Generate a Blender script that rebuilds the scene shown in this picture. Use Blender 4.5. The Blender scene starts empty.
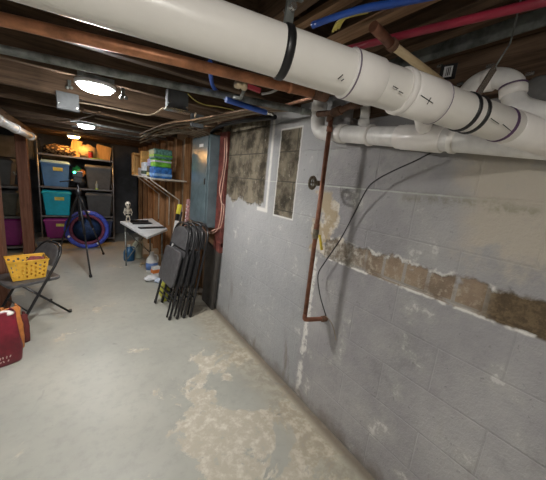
import bpy, math, random
from mathutils import Vector, Matrix, Euler
random.seed(7)
C = bpy.context.scene.collection
PI = math.pi
# ------------------------------------------------------------------ camera frame
F = 275.0; H = 1.41
def _n(v): return v.normalized()
Dv = _n(Vector((82-273, -(165-240), -F)))
Zv = -_n(Vector((135-273, -(1600-240), -F)))
Zv = _n(Zv - Dv*Zv.dot(Dv)); Xv = Dv.cross(Zv)
RM = Matrix((Xv, Dv, Zv))                    # camera -> world
def wd(x, y): return RM @ Vector((x-273, -(y-240), -F))
CAM = Vector((0, 0, H))
def az(x, y, z): d = wd(x, y); return CAM + d*((z-H)/d.z)
def ax(x, y, X): d = wd(x, y); return CAM + d*(X/d.x)
def ay(x, y, Y): d = wd(x, y); return CAM + d*(Y/d.y)
def px(p):
    c = RM.transposed() @ (Vector(p)-CAM); return 273+F*c.x/-c.z, 240-F*c.y/-c.z
cd = bpy.data.cameras.new('camera'); co = bpy.data.objects.new('camera', cd); C.objects.link(co)
co.location = CAM; co.rotation_euler = RM.to_euler(); cd.sensor_width = 36; cd.lens = F/546*36; cd.clip_start = .02
bpy.context.scene.camera = co

# ------------------------------------------------------------------ mesh builder
class MB:
    def __init__(s): s.v = []; s.f = []; s.sm = []
    def add(s, vs, fs, smooth=False):
        n = len(s.v); s.v += [Vector(v) for v in vs]
        for f in fs: s.f.append([i+n for i in f]); s.sm.append(smooth)
        return s
    def hexa(s, p):
        return s.add(p, [(3,2,1,0),(4,5,6,7),(0,1,5,4),(1,2,6,5),(2,3,7,6),(3,0,4,7)])
    def box(s, c, d, rot=None):
        c = Vector(c); hx, hy, hz = d[0]/2, d[1]/2, d[2]/2
        R = Euler(rot).to_matrix() if rot else Matrix.Identity(3)
        return s.hexa([c+R@Vector(q) for q in ((-hx,-hy,-hz),(hx,-hy,-hz),(hx,hy,-hz),(-hx,hy,-hz),(-hx,-hy,hz),(hx,-hy,hz),(hx,hy,hz),(-hx,hy,hz))])
    def bb(s, x0, x1, y0, y1, z0, z1): return s.box(((x0+x1)/2,(y0+y1)/2,(z0+z1)/2),(abs(x1-x0),abs(y1-y0),abs(z1-z0)))
    def bar(s, a, b, w, h, up=(0,0,1)):
        a, b = Vector(a), Vector(b); t = (b-a).normalized(); u = Vector(up)
        sd = t.cross(u)
        if sd.length < 1e-4: sd = t.cross(Vector((1,0,0)))
        sd.normalize(); u = sd.cross(t).normalized(); sd *= w/2; u *= h/2
        return s.hexa([a-sd-u, a+sd-u, b+sd-u, b-sd-u, a-sd+u, a+sd+u, b+sd+u, b-sd+u])
    def taper(s, c, z0, z1, w0, d0, w1, d1):
        x, y = c
        return s.hexa([(x-w0/2,y-d0/2,z0),(x+w0/2,y-d0/2,z0),(x+w0/2,y+d0/2,z0),(x-w0/2,y+d0/2,z0),(x-w1/2,y-d1/2,z1),(x+w1/2,y-d1/2,z1),(x+w1/2,y+d1/2,z1),(x-w1/2,y+d1/2,z1)])
    def rings(s, rings, close=False, cap=True, smooth=True):
        n = len(rings[0]); vs = [v for r in rings for v in r]; fs = []
        m = len(rings)
        for i in range(m if close else m-1):
            j = (i+1) % m
            for k in range(n): fs.append((i*n+k, i*n+(k+1)%n, j*n+(k+1)%n, j*n+k))
        s.add(vs, fs, smooth)
        if cap and not close:
            b = len(s.v)-len(vs)
            s.f.append([b+k for k in range(n)][::-1]); s.sm.append(False)
            s.f.append([b+(m-1)*n+k for k in range(n)]); s.sm.append(False)
        return s
    def tube(s, pts, r, seg=12, close=False, curve=0, flat=1.0):
        P = [Vector(p) for p in pts]
        rr = list(r) if isinstance(r, (list, tuple)) else None
        if curve: P = smooth_path(P, curve, close)
        m = len(P); T = []
        for i in range(m):
            a = P[(i-1) % m] if (close or i) else P[0]; b = P[(i+1) % m] if (close or i < m-1) else P[-1]
            T.append((b-a).normalized())
        u = T[0].cross(Vector((0,0,1)))
        if u.length < .1: u = T[0].cross(Vector((1,0,0)))
        u.normalize(); R = []
        for i in range(m):
            u = (u - T[i]*u.dot(T[i])).normalized(); w = T[i].cross(u)
            q = rr[i] if rr and len(rr) == m else (rr[0] if rr else r)
            R.append([P[i]+(u*math.cos(2*PI*k/seg)+w*flat*math.sin(2*PI*k/seg))*q for k in range(seg)])
        return s.rings(R, close, True)
    def lathe(s, prof, o=(0,0,0), axis=(0,0,1), seg=20, sx=1, sy=1):
        o = Vector(o); a = Vector(axis).normalized(); u = a.cross(Vector((0,1,0)))
        if u.length < .1: u = a.cross(Vector((1,0,0)))
        u.normalize(); w = a.cross(u)
        return s.rings([[o+a*z+(u*math.cos(2*PI*k/seg)*sx+w*math.sin(2*PI*k/seg)*sy)*max(r,1e-4) for k in range(seg)] for r, z in prof])
    def ball(s, c, r, sc=(1,1,1), seg=16, rn=10, jit=0):
        R = []
        for i in range(rn+1):
            t = PI*i/rn; R.append([Vector(c)+Vector((math.sin(t)*math.cos(2*PI*k/seg)*sc[0], math.sin(t)*math.sin(2*PI*k/seg)*sc[1], -math.cos(t)*sc[2]))*r*(1+random.uniform(-jit,jit)) for k in range(seg)])
        return s.rings(R)
    def panel(s, pts, n, th):      # closed outline extruded by th along n
        n = Vector(n).normalized()*th; P = [Vector(p) for p in pts]; m = len(P)
        return s.add(P+[p+n for p in P], [list(range(m))[::-1], [i+m for i in range(m)]]+[(i,(i+1)%m,(i+1)%m+m,i+m) for i in range(m)])
def smooth_path(P, k, close=False):
    out = []; m = len(P)
    for i in range(m if close else m-1):
        g = lambda j: P[j % m] if close else P[max(0, min(m-1, j))]
        a, b, c, d = g(i-1), g(i), g(i+1), g(i+2)
        for q in range(k):
            t = q/k
            out.append(.5*((2*b)+(c-a)*t+(2*a-5*b+4*c-d)*t*t+(-a+3*b-3*c+d)*t**3))
    if not close: out.append(P[-1])
    return out
ORG = {}
def link_mesh(name, mb, mat, org, parent=None):
    me = bpy.data.meshes.new(name); me.from_pydata([v-org for v in mb.v], [], mb.f)
    me.polygons.foreach_set('use_smooth', mb.sm); me.update()
    import bmesh
    bm = bmesh.new(); bm.from_mesh(me); bmesh.ops.recalc_face_normals(bm, faces=bm.faces); bm.to_mesh(me); bm.free()
    me.materials.append(mat)
    o = bpy.data.objects.new(name, me); C.objects.link(o)
    if parent is None: o.location = org
    else: o.parent = parent
    ORG[o.name] = org
    return o
def part(name, mb, mat, parent, label=None):
    o = link_mesh(name, mb, mat, ORG[parent.name], parent)
    if label: o['label'] = label
    return o
def bevel(o, w=.004, n=2):
    m = o.modifiers.new('bevel', 'BEVEL'); m.width = w; m.segments = n; m.limit_method = 'ANGLE'; return o
def tag(o, label, cat, group=None):
    o['label'] = label; o['category'] = cat
    if group: o['group'] = group
    return o
def thing(name, label, cat, loc=(0,0,0), group=None):
    o = bpy.data.objects.new(name, None); C.objects.link(o); o.location = loc; o.empty_display_size = .1
    ORG[o.name] = Vector(loc); return tag(o, label, cat, group)
def solid(name, mb, mat, label, cat, group=None):
    c = sum(mb.v, Vector())/len(mb.v); c.z = min(v.z for v in mb.v)
    return tag(link_mesh(name, mb, mat, c), label, cat, group)
def struct(name, mb, mat):
    o = link_mesh(name, mb, mat, Vector((0,0,0))); o['kind'] = 'structure'; return o
def dup(root, label, loc=None, rot=None):
    r = root.copy(); C.objects.link(r); r['label'] = label
    if loc is not None: r.location = loc
    if rot is not None: r.rotation_euler = rot
    def kids(a, b):
        for ch in list(a.children):
            c = ch.copy(); C.objects.link(c); c.parent = b; kids(ch, c)
    kids(root, r); return r

# ------------------------------------------------------------------ materials
class NT:
    def __init__(s, name):
        s.m = bpy.data.materials.new(name); s.m.use_nodes = True; s.t = s.m.node_tree; s.b = s.t.nodes['Principled BSDF']
        s.tc = s.t.nodes.new('ShaderNodeTexCoord'); s.co = s.tc.outputs['Object']
    def n(s, ty, **k):
        n = s.t.nodes.new(ty)
        for a, b in k.items():
            if hasattr(n, a): setattr(n, a, b)
        return n
    def put(s, inp, v):
        if isinstance(v, bpy.types.NodeSocket): s.t.links.new(v, inp)
        elif isinstance(v, (tuple, list)) and len(v) == 3 and inp.type == 'RGBA': inp.default_value = (*v, 1)
        else: inp.default_value = v
    def math(s, op, a, b=0.0, clamp=False):
        n = s.n('ShaderNodeMath', operation=op); n.use_clamp = clamp; s.put(n.inputs[0], a); s.put(n.inputs[1], b); return n.outputs[0]
    def xyz(s):
        n = s.n('ShaderNodeSeparateXYZ'); s.put(n.inputs[0], s.co); return n.outputs
    def noise(s, sc, det=4, rough=.6, co=None, dist=0):
        n = s.n('ShaderNodeTexNoise'); n.inputs['Scale'].default_value = sc; n.inputs['Detail'].default_value = det; n.inputs['Roughness'].default_value = rough
        n.inputs['Distortion'].default_value = dist; s.put(n.inputs['Vector'], co or s.co); return n.outputs['Fac']
    def ramp(s, f, lo, hi):
        n = s.n('ShaderNodeMapRange'); n.interpolation_type = 'SMOOTHSTEP'; n.clamp = True; s.put(n.inputs[0], f); s.put(n.inputs[1], lo); s.put(n.inputs[2], hi); return n.outputs[0]
    def mix(s, f, a, b):
        n = s.n('ShaderNodeMix', data_type='RGBA'); s.put(n.inputs[0], f); s.put(n.inputs[6], a); s.put(n.inputs[7], b); return n.outputs[2]
    def scale(s, v):
        n = s.n('ShaderNodeMapping'); s.put(n.inputs[0], s.co); n.inputs['Scale'].default_value = v; return n.outputs[0]
    def bump(s, h, st=.3, d=.01):
        n = s.n('ShaderNodeBump'); n.inputs['Strength'].default_value = st; n.inputs['Distance'].default_value = d; s.put(n.inputs['Height'], h); s.t.links.new(n.outputs[0], s.b.inputs['Normal'])
    def out(s, col, rough=.6, metal=0.0, spec=None):
        s.put(s.b.inputs['Base Color'], col); s.put(s.b.inputs['Roughness'], rough); s.put(s.b.inputs['Metallic'], metal)
        if spec is not None: s.b.inputs['Specular IOR Level'].default_value = spec
        return s.m
    def rect(s, u, v, u0, u1, v0, v1, e):     # soft rectangle mask
        a = s.ramp(u, u0-e, u0+e); b = s.ramp(u, u1+e, u1-e); 
        c = s.ramp(v, v0-e, v0+e); d = s.ramp(v, v1+e, v1-e)
        return s.math('MULTIPLY', s.math('MULTIPLY', a, b), s.math('MULTIPLY', c, d))
_M = {}
def M(name, col, rough=.55, metal=0.0, var=.25, sc=12, bump=.0, spec=None):
    if name in _M: return _M[name]
    t = NT(name); f = t.noise(sc, 5)
    d = tuple(c*(1-var) for c in col); l = tuple(min(1, c*(1+var)) for c in col)
    c = t.mix(t.ramp(f, .3, .7), d, l)
    if bump: t.bump(t.noise(sc*4, 4), bump)
    _M[name] = t.out(c, rough, metal, spec); return _M[name]
def wood(name, a, b, axis=0, sc=8, dirt=.5, rough=.75):
    t = NT(name); v = [sc*2.2]*3; v[axis] = sc*.12
    g = t.noise(3, 6, .65, t.scale(tuple(v)), .6); n2 = t.noise(3, 4)
    c = t.mix(t.ramp(g, .3, .72), a, b)
    c = t.mix(t.math('MULTIPLY', t.ramp(n2, .45, .75), dirt), c, tuple(x*.35 for x in a))
    t.bump(g, .3, .004); return t.out(c, rough, 0, .2)
def emit(name, col, st):
    t = NT(name); t.put(t.b.inputs['Emission Color'], col); t.b.inputs['Emission Strength'].default_value = st
    return t.out(col, .5)

def wall_mat():
    t = NT('painted_cinder_block'); x, y, z = t.xyz()
    cb = t.n('ShaderNodeCombineXYZ'); t.put(cb.inputs[0], y); t.put(cb.inputs[1], t.math('ADD', z, -.006))
    br = t.n('ShaderNodeTexBrick'); t.put(br.inputs['Vector'], cb.outputs[0]); br.inputs['Scale'].default_value = 1
    br.inputs['Brick Width'].default_value = .43; br.inputs['Row Height'].default_value = .2045; br.inputs['Mortar Size'].default_value = .005; br.inputs['Mortar Smooth'].default_value = .55
    mor = br.outputs['Fac']
    big = t.noise(1.6, 5, .6); mid = t.noise(6, 6, .65); fine = t.noise(28, 5, .7); vf = t.noise(90, 4, .7)
    paint = t.mix(t.ramp(big, .35, .68), (.285, .28, .295), (.41, .405, .41))
    paint = t.mix(t.math('MULTIPLY', t.ramp(mid, .48, .7), .45), paint, (.46, .455, .43))
    drk = t.noise(4.3, 6, .7, dist=.4); paint = t.mix(t.math('MULTIPLY', t.ramp(drk, .52, .72), .5), paint, (.20, .20, .205))
    # left stretch paler and cooler
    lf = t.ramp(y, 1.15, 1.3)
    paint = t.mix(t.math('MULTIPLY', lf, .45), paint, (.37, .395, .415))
    # pinholes and chips
    paint = t.mix(t.math('MULTIPLY', t.ramp(fine, .62, .70), .6), paint, (.15, .15, .15))
    paint = t.mix(t.math('MULTIPLY', t.math('MULTIPLY', t.ramp(mid, .60, .67), t.ramp(fine, .46, .56)), .8), paint, (.62, .62, .60))
    # mortar faintly darker with pale rub
    mn = t.math('MULTIPLY', mor, t.ramp(mid, .35, .6))
    paint = t.mix(t.math('MULTIPLY', mn, .22), paint, (.24, .24, .24))
    # pale horizontal joint at 1.43
    j = t.rect(y, t.math('ADD', z, t.math('MULTIPLY', t.math('ADD', fine, -.5), .01)), -.5, 1.9, 1.429, 1.435, .003)
    paint = t.mix(t.math('MULTIPLY', j, .6), paint, (.62, .66, .62))
    jit = t.math('MULTIPLY', t.math('ADD', mid, -.5), .10)
    jit2 = t.math('MULTIPLY', t.math('ADD', fine, -.5), .05)
    yj = t.math('ADD', t.math('ADD', y, jit), jit2); zj = t.math('ADD', t.math('ADD', z, jit), jit2)
    # beige cement smear upper right
    cem = t.math('MULTIPLY', t.rect(t.math('ADD', y, t.math('MULTIPLY', t.math('ADD', big, -.5), .5)), t.math('ADD', z, t.math('MULTIPLY', t.math('ADD', mid, -.5), .5)), -1.5, .5, 1.22, 1.60, .06), .95)
    cem = t.math('MULTIPLY', cem, t.ramp(mid, .25, .45))
    paint = t.mix(cem, paint, (.50, .455, .385))
    gr = t.math('MULTIPLY', t.rect(yj, zj, .25, .72, 1.405, 1.43, .02), t.ramp(fine, .35, .6))
    paint = t.mix(t.math('MULTIPLY', gr, .6), paint, (.2, .19, .11))
    # unpainted block regions
    raw = t.mix(t.ramp(mid, .35, .65), (.035, .028, .018), (.22, .19, .14))
    raw = t.mix(t.ramp(fine, .58, .75), raw, (.38, .36, .30))
    raw = t.mix(t.math('MULTIPLY', mor, .9), raw, (.05, .045, .035))
    yq = t.math('ADD', y, t.math('MULTIPLY', t.math('ADD', fine, -.5), .02))
    p1 = t.rect(yq, t.math('ADD', z, t.math('MULTIPLY', t.math('ADD', mid, -.5), .28)), 1.86, 2.9, 1.25, 3, .015)
    p2 = t.rect(yq, z, 1.475, 1.70, 1.19, 1.79, .006)
    p2o = t.rect(yq, z, 1.465, 1.71, 1.18, 1.80, .005)
    l1 = t.math('MULTIPLY', t.rect(yq, z, 1.795, 1.825, 1.20, 1.9, .01), t.ramp(mid, .25, .5))
    l1b = t.rect(yq, z, 1.79, 1.95, 1.19, 1.22, .008)
    mx = t.math('MAXIMUM', p1, p2)
    col = t.mix(mx, paint, raw)
    ln = t.math('MAXIMUM', t.math('MAXIMUM', l1, l1b), t.math('MULTIPLY', t.math('SUBTRACT', p2o, p2, True), .9))
    # ragged vertical white joint
    vj = t.math('MULTIPLY', t.rect(yj, z, 1.18, 1.222, -.1, 1.0, .010), t.ramp(fine, .38, .5))
    vj = t.math('MULTIPLY', vj, t.ramp(mid, .33, .45))
    ln = t.math('MAXIMUM', ln, vj)
    # flaked beige patch behind the copper pipe
    fl = t.math('MULTIPLY', t.rect(t.math('ADD', y, t.math('MULTIPLY', t.math('ADD', t.noise(4.5,4,.6), -.5), .5)), z, 1.10, 1.23, 1.02, 1.40, .015), .9)
    col = t.mix(fl, col, t.mix(t.ramp(t.noise(10,4,.6), .42, .58), (.66, .62, .54), (.42, .33, .20)))
    # band of bare brick between about 1.02 and 1.13
    bnoise = t.math('MULTIPLY', t.math('ADD', t.noise(14, 4, .6), -.5), .10)
    zb = t.math('ADD', z, bnoise)
    ztop = t.ramp(y, .2, .45)
    band = t.math('MULTIPLY', t.rect(y, z, -.4, 1.13, 1.015, 1.5, .006), t.ramp(zb, 1.145, 1.125))
    band = t.math('MULTIPLY', band, t.ramp(t.noise(9, 3, .5), .70, .62))
    bb = t.n('ShaderNodeTexBrick'); t.put(bb.inputs['Vector'], cb.outputs[0]); bb.inputs['Scale'].default_value = 1
    bb.inputs['Brick Width'].default_value = .105; bb.inputs['Row Height'].default_value = .2045; bb.inputs['Mortar Size'].default_value = .008; bb.offset = 0
    brick = t.mix(t.ramp(mid, .35, .62), (.20, .15, .11), (.33, .25, .18))
    brick = t.mix(t.ramp(fine, .5, .66), brick, (.42, .36, .28))
    brick = t.mix(t.math('MULTIPLY', t.math('MULTIPLY', bb.outputs['Fac'], t.ramp(mid, .35, .55)), .8), brick, (.36, .35, .33))
    dampd = t.math('MULTIPLY', t.ramp(y, .36, .28), 1.0)
    brick = t.mix(dampd, brick, t.mix(t.ramp(fine, .4, .6), (.085, .06, .035), (.16, .115, .065)))
    brick = t.mix(t.math('MULTIPLY', t.ramp(y, .78, .95), .75), brick, t.mix(t.ramp(fine, .4, .65), (.17, .15, .12), (.48, .46, .42)))
    col = t.mix(band, col, brick)
    # white chipped edges along the band
    we = t.math('MULTIPLY', t.rect(y, t.math('ADD', z, t.math('MULTIPLY', bnoise, .25)), -.3, 1.16, 1.008, 1.02, .004), t.ramp(t.noise(11, 3, .5), .44, .52))
    we2 = t.math('MULTIPLY', t.rect(y, zb, .30, 1.1, 1.135, 1.148, .006), t.ramp(t.noise(7, 3, .5), .50, .56))
    ln = t.math('MAXIMUM', ln, t.math('MAXIMUM', we, we2))
    ln = t.math('MULTIPLY', ln, .92)
    col = t.mix(ln, col, (.72, .71, .68))
    # rust and damp stains near the floor
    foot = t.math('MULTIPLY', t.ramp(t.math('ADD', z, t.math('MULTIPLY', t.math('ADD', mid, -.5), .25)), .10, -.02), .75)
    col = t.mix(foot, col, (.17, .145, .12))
    st = t.math('MULTIPLY', t.ramp(t.noise(3, 4, .6, t.scale((1, 3.2, .7))), .58, .72), t.ramp(z, .75, .1))
    col = t.mix(t.math('MULTIPLY', st, .75), col, (.20, .17, .14))
    h = t.math('ADD', t.math('MULTIPLY', mor, -.22), t.math('ADD', t.math('MULTIPLY', fine, .7), t.math('MULTIPLY', vf, .25)))
    h = t.math('ADD', h, t.math('MULTIPLY', t.math('MAXIMUM', mx, band), -.6))
    t.bump(h, 1.0, .009)
    return t.out(col, t.mix(t.math('MAXIMUM', mx, band), (.42,)*3, (.9,)*3), 0, .45)
def floor_mat():
    t = NT('worn_painted_concrete_floor'); x, y, z = t.xyz()
    big = t.noise(.9, 5, .6); mid = t.noise(2.6, 7, .66, dist=.5); fine = t.noise(16, 6, .7); sp = t.noise(60, 4, .7)
    c = t.mix(t.ramp(big, .35, .65), (.32, .325, .295), (.405, .405, .365))
    c = t.mix(t.math('MULTIPLY', t.ramp(fine, .45, .7), .3), c, (.24, .245, .235))
    near = t.math('MULTIPLY', t.ramp(x, .05, .75), t.ramp(y, 2.5, 1.3))
    near = t.math('MAXIMUM', near, t.math('MULTIPLY', t.ramp(y, 1.45, .9), t.ramp(x, -.2, .3)))
    wear = t.ramp(t.math('ADD', mid, t.math('MULTIPLY', near, .16)), .61, .64)
    wear = t.math('MULTIPLY', wear, t.ramp(fine, .30, .42))
    c = t.mix(t.math('MULTIPLY', wear, .85), c, t.mix(t.ramp(fine, .45, .7), (.46, .42, .34), (.66, .63, .55)))
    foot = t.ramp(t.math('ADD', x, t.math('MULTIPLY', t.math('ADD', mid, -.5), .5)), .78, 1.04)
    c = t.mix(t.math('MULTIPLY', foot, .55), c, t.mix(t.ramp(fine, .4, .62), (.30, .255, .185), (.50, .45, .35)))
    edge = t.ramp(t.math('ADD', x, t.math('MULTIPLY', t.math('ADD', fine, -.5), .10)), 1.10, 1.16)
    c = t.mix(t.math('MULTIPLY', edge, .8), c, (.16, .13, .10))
    sc = t.math('MULTIPLY', t.ramp(t.noise(5, 3, .5, dist=1.2), .68, .74), .55)
    c = t.mix(sc, c, (.20, .205, .20))
    c = t.mix(t.math('MULTIPLY', t.ramp(sp, .66, .74), .5), c, (.18, .17, .15))
    t.bump(t.math('ADD', t.math('MULTIPLY', fine, .6), t.math('MULTIPLY', wear, -.5)), .25, .005)
    r = t.mix(wear, (.38,)*3, (.75,)*3)
    return t.out(c, r, 0, .4)
m_wall = wall_mat(); m_floor = floor_mat()
m_joist = wood('old_dark_joist_wood', (.062, .040, .026), (.155, .102, .067), 0, 8, .5)
m_joisty = wood('old_dark_beam_wood', (.07, .044, .028), (.18, .115, .075), 1, 8, .5)
m_sub = wood('dark_subfloor_boards', (.05, .033, .022), (.13, .085, .058), 1, 6, .5)
m_lath = wood('bare_brown_lath', (.22, .13, .075), (.42, .26, .155), 1, 10, .3)
m_stud = wood('orange_brown_stud', (.28, .14, .06), (.50, .28, .14), 2, 8, .35)
m_board = wood('wall_sheathing_boards', (.16, .09, .045), (.30, .175, .095), 2, 5, .5)
m_post = wood('reddish_brown_post', (.11, .045, .028), (.20, .095, .06), 2, 6, .3)
m_dkwall = M('dark_grey_wall_paint', (.075, .08, .088), .8, 0, .35, 3, .2)
m_shadow = M('brown_plaster', (.09, .07, .05), .9, 0, .4, 3)
m_beige = M('dusty_beige_plaster', (.30, .26, .20), .9, 0, .3, 3)
m_pvc = M('white_pvc', (.91, .885, .845), .32, 0, .05, 5, .02)
m_pvc2 = M('white_pvc_collar', (.91, .88, .855), .3, 0, .05, 8)
m_pvcd = M('dusty_white_pvc', (.78, .77, .755), .35, 0, .12, 12)
m_copper = M('aged_copper', (.52, .235, .125), .42, .55, .35, 14, .05)
m_coppd = M('dull_brown_copper', (.25, .11, .07), .45, .55, .35, 18, .05)
m_iron = M('dusty_grey_steel', (.22, .235, .225), .55, .45, .5, 18, .1)
m_rust = M('rusted_iron', (.13, .07, .045), .85, .2, .5, 25, .3)
m_black = M('black_plastic', (.012, .012, .014), .4, 0, .3, 10)
m_blackm = M('black_enamelled_steel', (.016, .016, .018), .33, .1, .3, 10)
m_vinyl = M('dark_grey_vinyl', (.075, .075, .08), .42, 0, .3, 20, .05)
m_pexb = M('blue_plastic_pipe', (.03, .11, .52), .4, 0, .2, 10)
m_pexr = M('red_plastic_pipe', (.32, .022, .05), .45, 0, .25, 10)
m_grey = M('grey_steel_box', (.095, .105, .115), .7, 0, .25, 12)
m_panelg = M('grey_enamel_panel', (.135, .185, .21), .22, .2, .15, 8)
m_redp = M('red_painted_board', (.14, .035, .028), .7, 0, .4, 14)
m_wire = M('beige_cable_sheath', (.30, .24, .17), .6, 0, .3, 20)
m_wireb = M('brown_cable_sheath', (.17, .105, .06), .6, 0, .3, 20)
m_yel = M('yellow_plastic', (.75, .43, .05), .45, 0, .12, 8)
m_yell = M('yellow_cable_sheath', (.60, .52, .12), .5)
m_mauve = M('purple_primer', (.10, .05, .12), .6)
m_chrome = M('bright_metal', (.70, .70, .68), .25, .9, .1)
m_white = M('white_plastic', (.72, .73, .74), .4, 0, .06)
m_beigep = wood('pale_beige_pipe', (.55, .42, .25), (.70, .56, .36), 0, 8, .1, .5)

# ------------------------------------------------------------------ setting
WX = 1.18
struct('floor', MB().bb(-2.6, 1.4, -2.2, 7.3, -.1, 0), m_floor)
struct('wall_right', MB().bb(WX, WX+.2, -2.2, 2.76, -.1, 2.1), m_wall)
struct('ceiling', MB().bb(-2.6, 1.4, -2.2, 7.3, 2.10, 2.16), m_sub)
struct('wall_left', MB().bb(-2.7, -2.5, -2.2, 7.3, 0, 2.1), m_dkwall)
struct('wall_front', MB().bb(-2.6, 1.4, -2.4, -2.2, 0, 2.1), m_beige)
struct('wall_back', MB().bb(-2.6, 1.4, 7.1, 7.3, 0, 2.1), m_dkwall)
struct('trim_1', MB().bb(-2.5, -.75, 7.02, 7.1, 1.42, 1.80), m_beige)       # pale strip on the far wall
struct('wall_corner', MB().bb(.50, 1.0, 6.9, 7.1, 0, 2.1), m_dkwall)
# stud wall beyond the block wall, slanting slightly inward
def sx(y): return 1.19 - .045*(y-2.76)
sw = MB(); sw.hexa([(sx(2.76)+.07,2.76,0),(1.4,2.76,0),(1.4,7.1,0),(sx(7.1)+.07,7.1,0),(sx(2.76)+.07,2.76,2.1),(1.4,2.76,2.1),(1.4,7.1,2.1),(sx(7.1)+.07,7.1,2.1)])
struct('wall_studs', sw, m_board)
k = 2
for y in (3.32, 3.52, 3.86, 4.22, 4.62, 5.02, 5.44, 5.86, 6.3, 6.75):
    m = MB(); m.bb(sx(y), sx(y)+.08, y-.02, y+.025, 0, 1.9); struct('trim_%d' % k, m, m_stud); k += 1
for y in (3.68, 4.04):
    m = MB(); m.bb(sx(y)+.055, sx(y)+.072, y-.035, y+.035, .1, 1.9); struct('trim_%d' % k, m, M('pale_grey_gap_strip', (.34,.31,.26), .8)); k += 1
# joists, each its own timber
for y in (1.50, 2.02, 2.70, 3.28, 3.95, 4.50, 5.05, 5.60, 6.15, 6.70):
    m = MB(); m.bb(-2.5, 1.17 if y < 2.9 else 1.06, y, y+.045, 1.89, 2.10); bevel(struct('trim_%d' % k, m, m_joist), .004); k += 1
m = MB(); m.bb(-2.5, 1.17, .93, .98, 1.89, 2.10); struct('trim_%d' % k, m, m_joist); k += 1
for x in (-1.5, -.95, -.4, .12, .50):
    m = MB(); m.bb(x, x+.045, -2.2, .93, 1.91, 2.10); struct('trim_%d' % k, m, m_joisty); k += 1
for x, z in ((.70, 2.0), (.87, 1.93), (1.0, 1.95)):
    m = MB(); m.bb(x, x+.045, -2.2, .93, z, 2.10); bevel(struct('trim_%d' % k, m, m_joisty), .003); k += 1
m = MB(); m.bb(1.10, 1.18, -2.2, 2.76, 1.93, 2.10); struct('trim_%d' % k, m, m_joisty); k += 1          # sill over the block wall
m = MB(); m.bb(1.13, 1.178, -2.2, 1.02, 1.775, 1.928); struct('trim_%d' % k, m, m_joisty); k += 1          # lower ledger board
m = MB(); m.bar((1.085,-2,1.945), (1.085,.9,1.945), .006, .05); struct('trim_%d' % k, m, m_iron); k += 1
# window-high furring at the far ceiling (pale strips between the far joists)
for y in (4.2, 4.75, 5.3):
    m = MB(); m.bb(-.1, 1.0, y+.12, y+.16, 1.91, 1.925); struct('trim_%d' % k, m, m_iron); k += 1

# ------------------------------------------------------------------ ceiling lights
m_lens = emit('warm_white_glowing_lens', (1.0, .96, .89), 60)
m_lens1 = emit('bright_warm_glowing_lens', (1.0, .96, .90), 125)
m_lens3 = emit('amber_glowing_lens', (1.0, .50, .14), 40)
m_lensfar = emit('cool_white_glowing_lens', (.97, .98, 1.0), 55)
def ceiling_light(x, y, z, r, label, ml):
    t = thing('ceiling_light', label, 'ceiling light', (x, y, z), 'round ceiling lights in a row')
    part('mounting_plate', MB().box((x, y, z+.012), (r*1.7, r*1.7, .022)), m_iron, t)
    part('rim', MB().lathe([(r*.86, 0), (r, 0), (r, -.016), (r*.90, -.022), (r*.86, -.018)], (x, y, z), seg=32), m_white, t)
    part('lens', MB().lathe([(.001, -.052), (r*.45, -.048), (r*.75, -.038), (r*.87, -.022), (r*.87, -.002), (.001, -.002)], (x, y, z), seg=32), ml, t)
    return t
ceiling_light(.082, 2.10, 1.89, .105, 'bright round flush ceiling light nearest the big white pipe', m_lens1)
ceiling_light(.055, 4.16, 1.89, .095, 'bright white round ceiling light, second one along towards the shelves', m_lensfar)
ceiling_light(-.10, 5.9, 1.88, .095, 'amber glowing round ceiling light just before the storage shelves', m_lens3)
ceiling_light(-.35, -.70, 1.885, .145, 'round ceiling light overhead behind the camera', m_lens)
ceiling_light(-1.6, 1.7, 1.885, .08, 'round ceiling light off to the left of the near joists', m_lens)

# ------------------------------------------------------------------ big white drain pipe
A = CAM+wd(200,25.5)*(.431/275); B = CAM+wd(546,139.5)*(.75/275); dr = (B-A).normalized(); PR = .040
def ap(x):          # point on the pipe axis seen at column x
    lo, hi = -1.0, 1.2
    for _ in range(50):
        mi = (lo+hi)/2
        if px(A+dr*mi)[0] < x: lo = mi
        else: hi = mi
    return A+dr*lo
def seg(a, b, r, mb=None, n=28, lip=.0):
    mb = mb or MB(); a, b = Vector(a), Vector(b); L = (b-a).length
    return mb.lathe([(r-.003, 0), (r, .003), (r, L-.003), (r-.003, L)], a, b-a, n)
dp = thing('drain_pipe', 'large white plastic drain pipe running across the ceiling in the foreground', 'pipe', A)
part('pipe_run', seg(A-dr*1.15, B+dr*.035, PR), m_pvc, dp)
part('coupling', seg(ap(345), ap(375), PR+.0035), m_pvc2, dp)
part('coupling', seg(ap(398), ap(404), PR+.0055), m_pvc2, dp)
wye = seg(ap(404), ap(436), PR+.004)
b0 = ap(424); b1 = ax(424, 128, 1.10)
wf = part('wye_fitting', wye, m_pvc2, dp)
part('branch', seg(b0, b0+(b1-b0)*.9, .027), m_pvc2, wf)
part('coupling', seg(ap(508), B+dr*.05, PR+.002), m_pvc2, dp)
for xx in (346.5, 434):
    part('primer_ring', seg(ap(xx), ap(xx+1.2), PR+.004 if xx < 400 else PR+.0046), M('grey_purple_primer', (.28,.22,.30), .5), dp)
part('primer_band', seg(ap(498.5), ap(502), PR+.0015), m_mauve, dp, 'smeared dark purple primer band')
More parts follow.
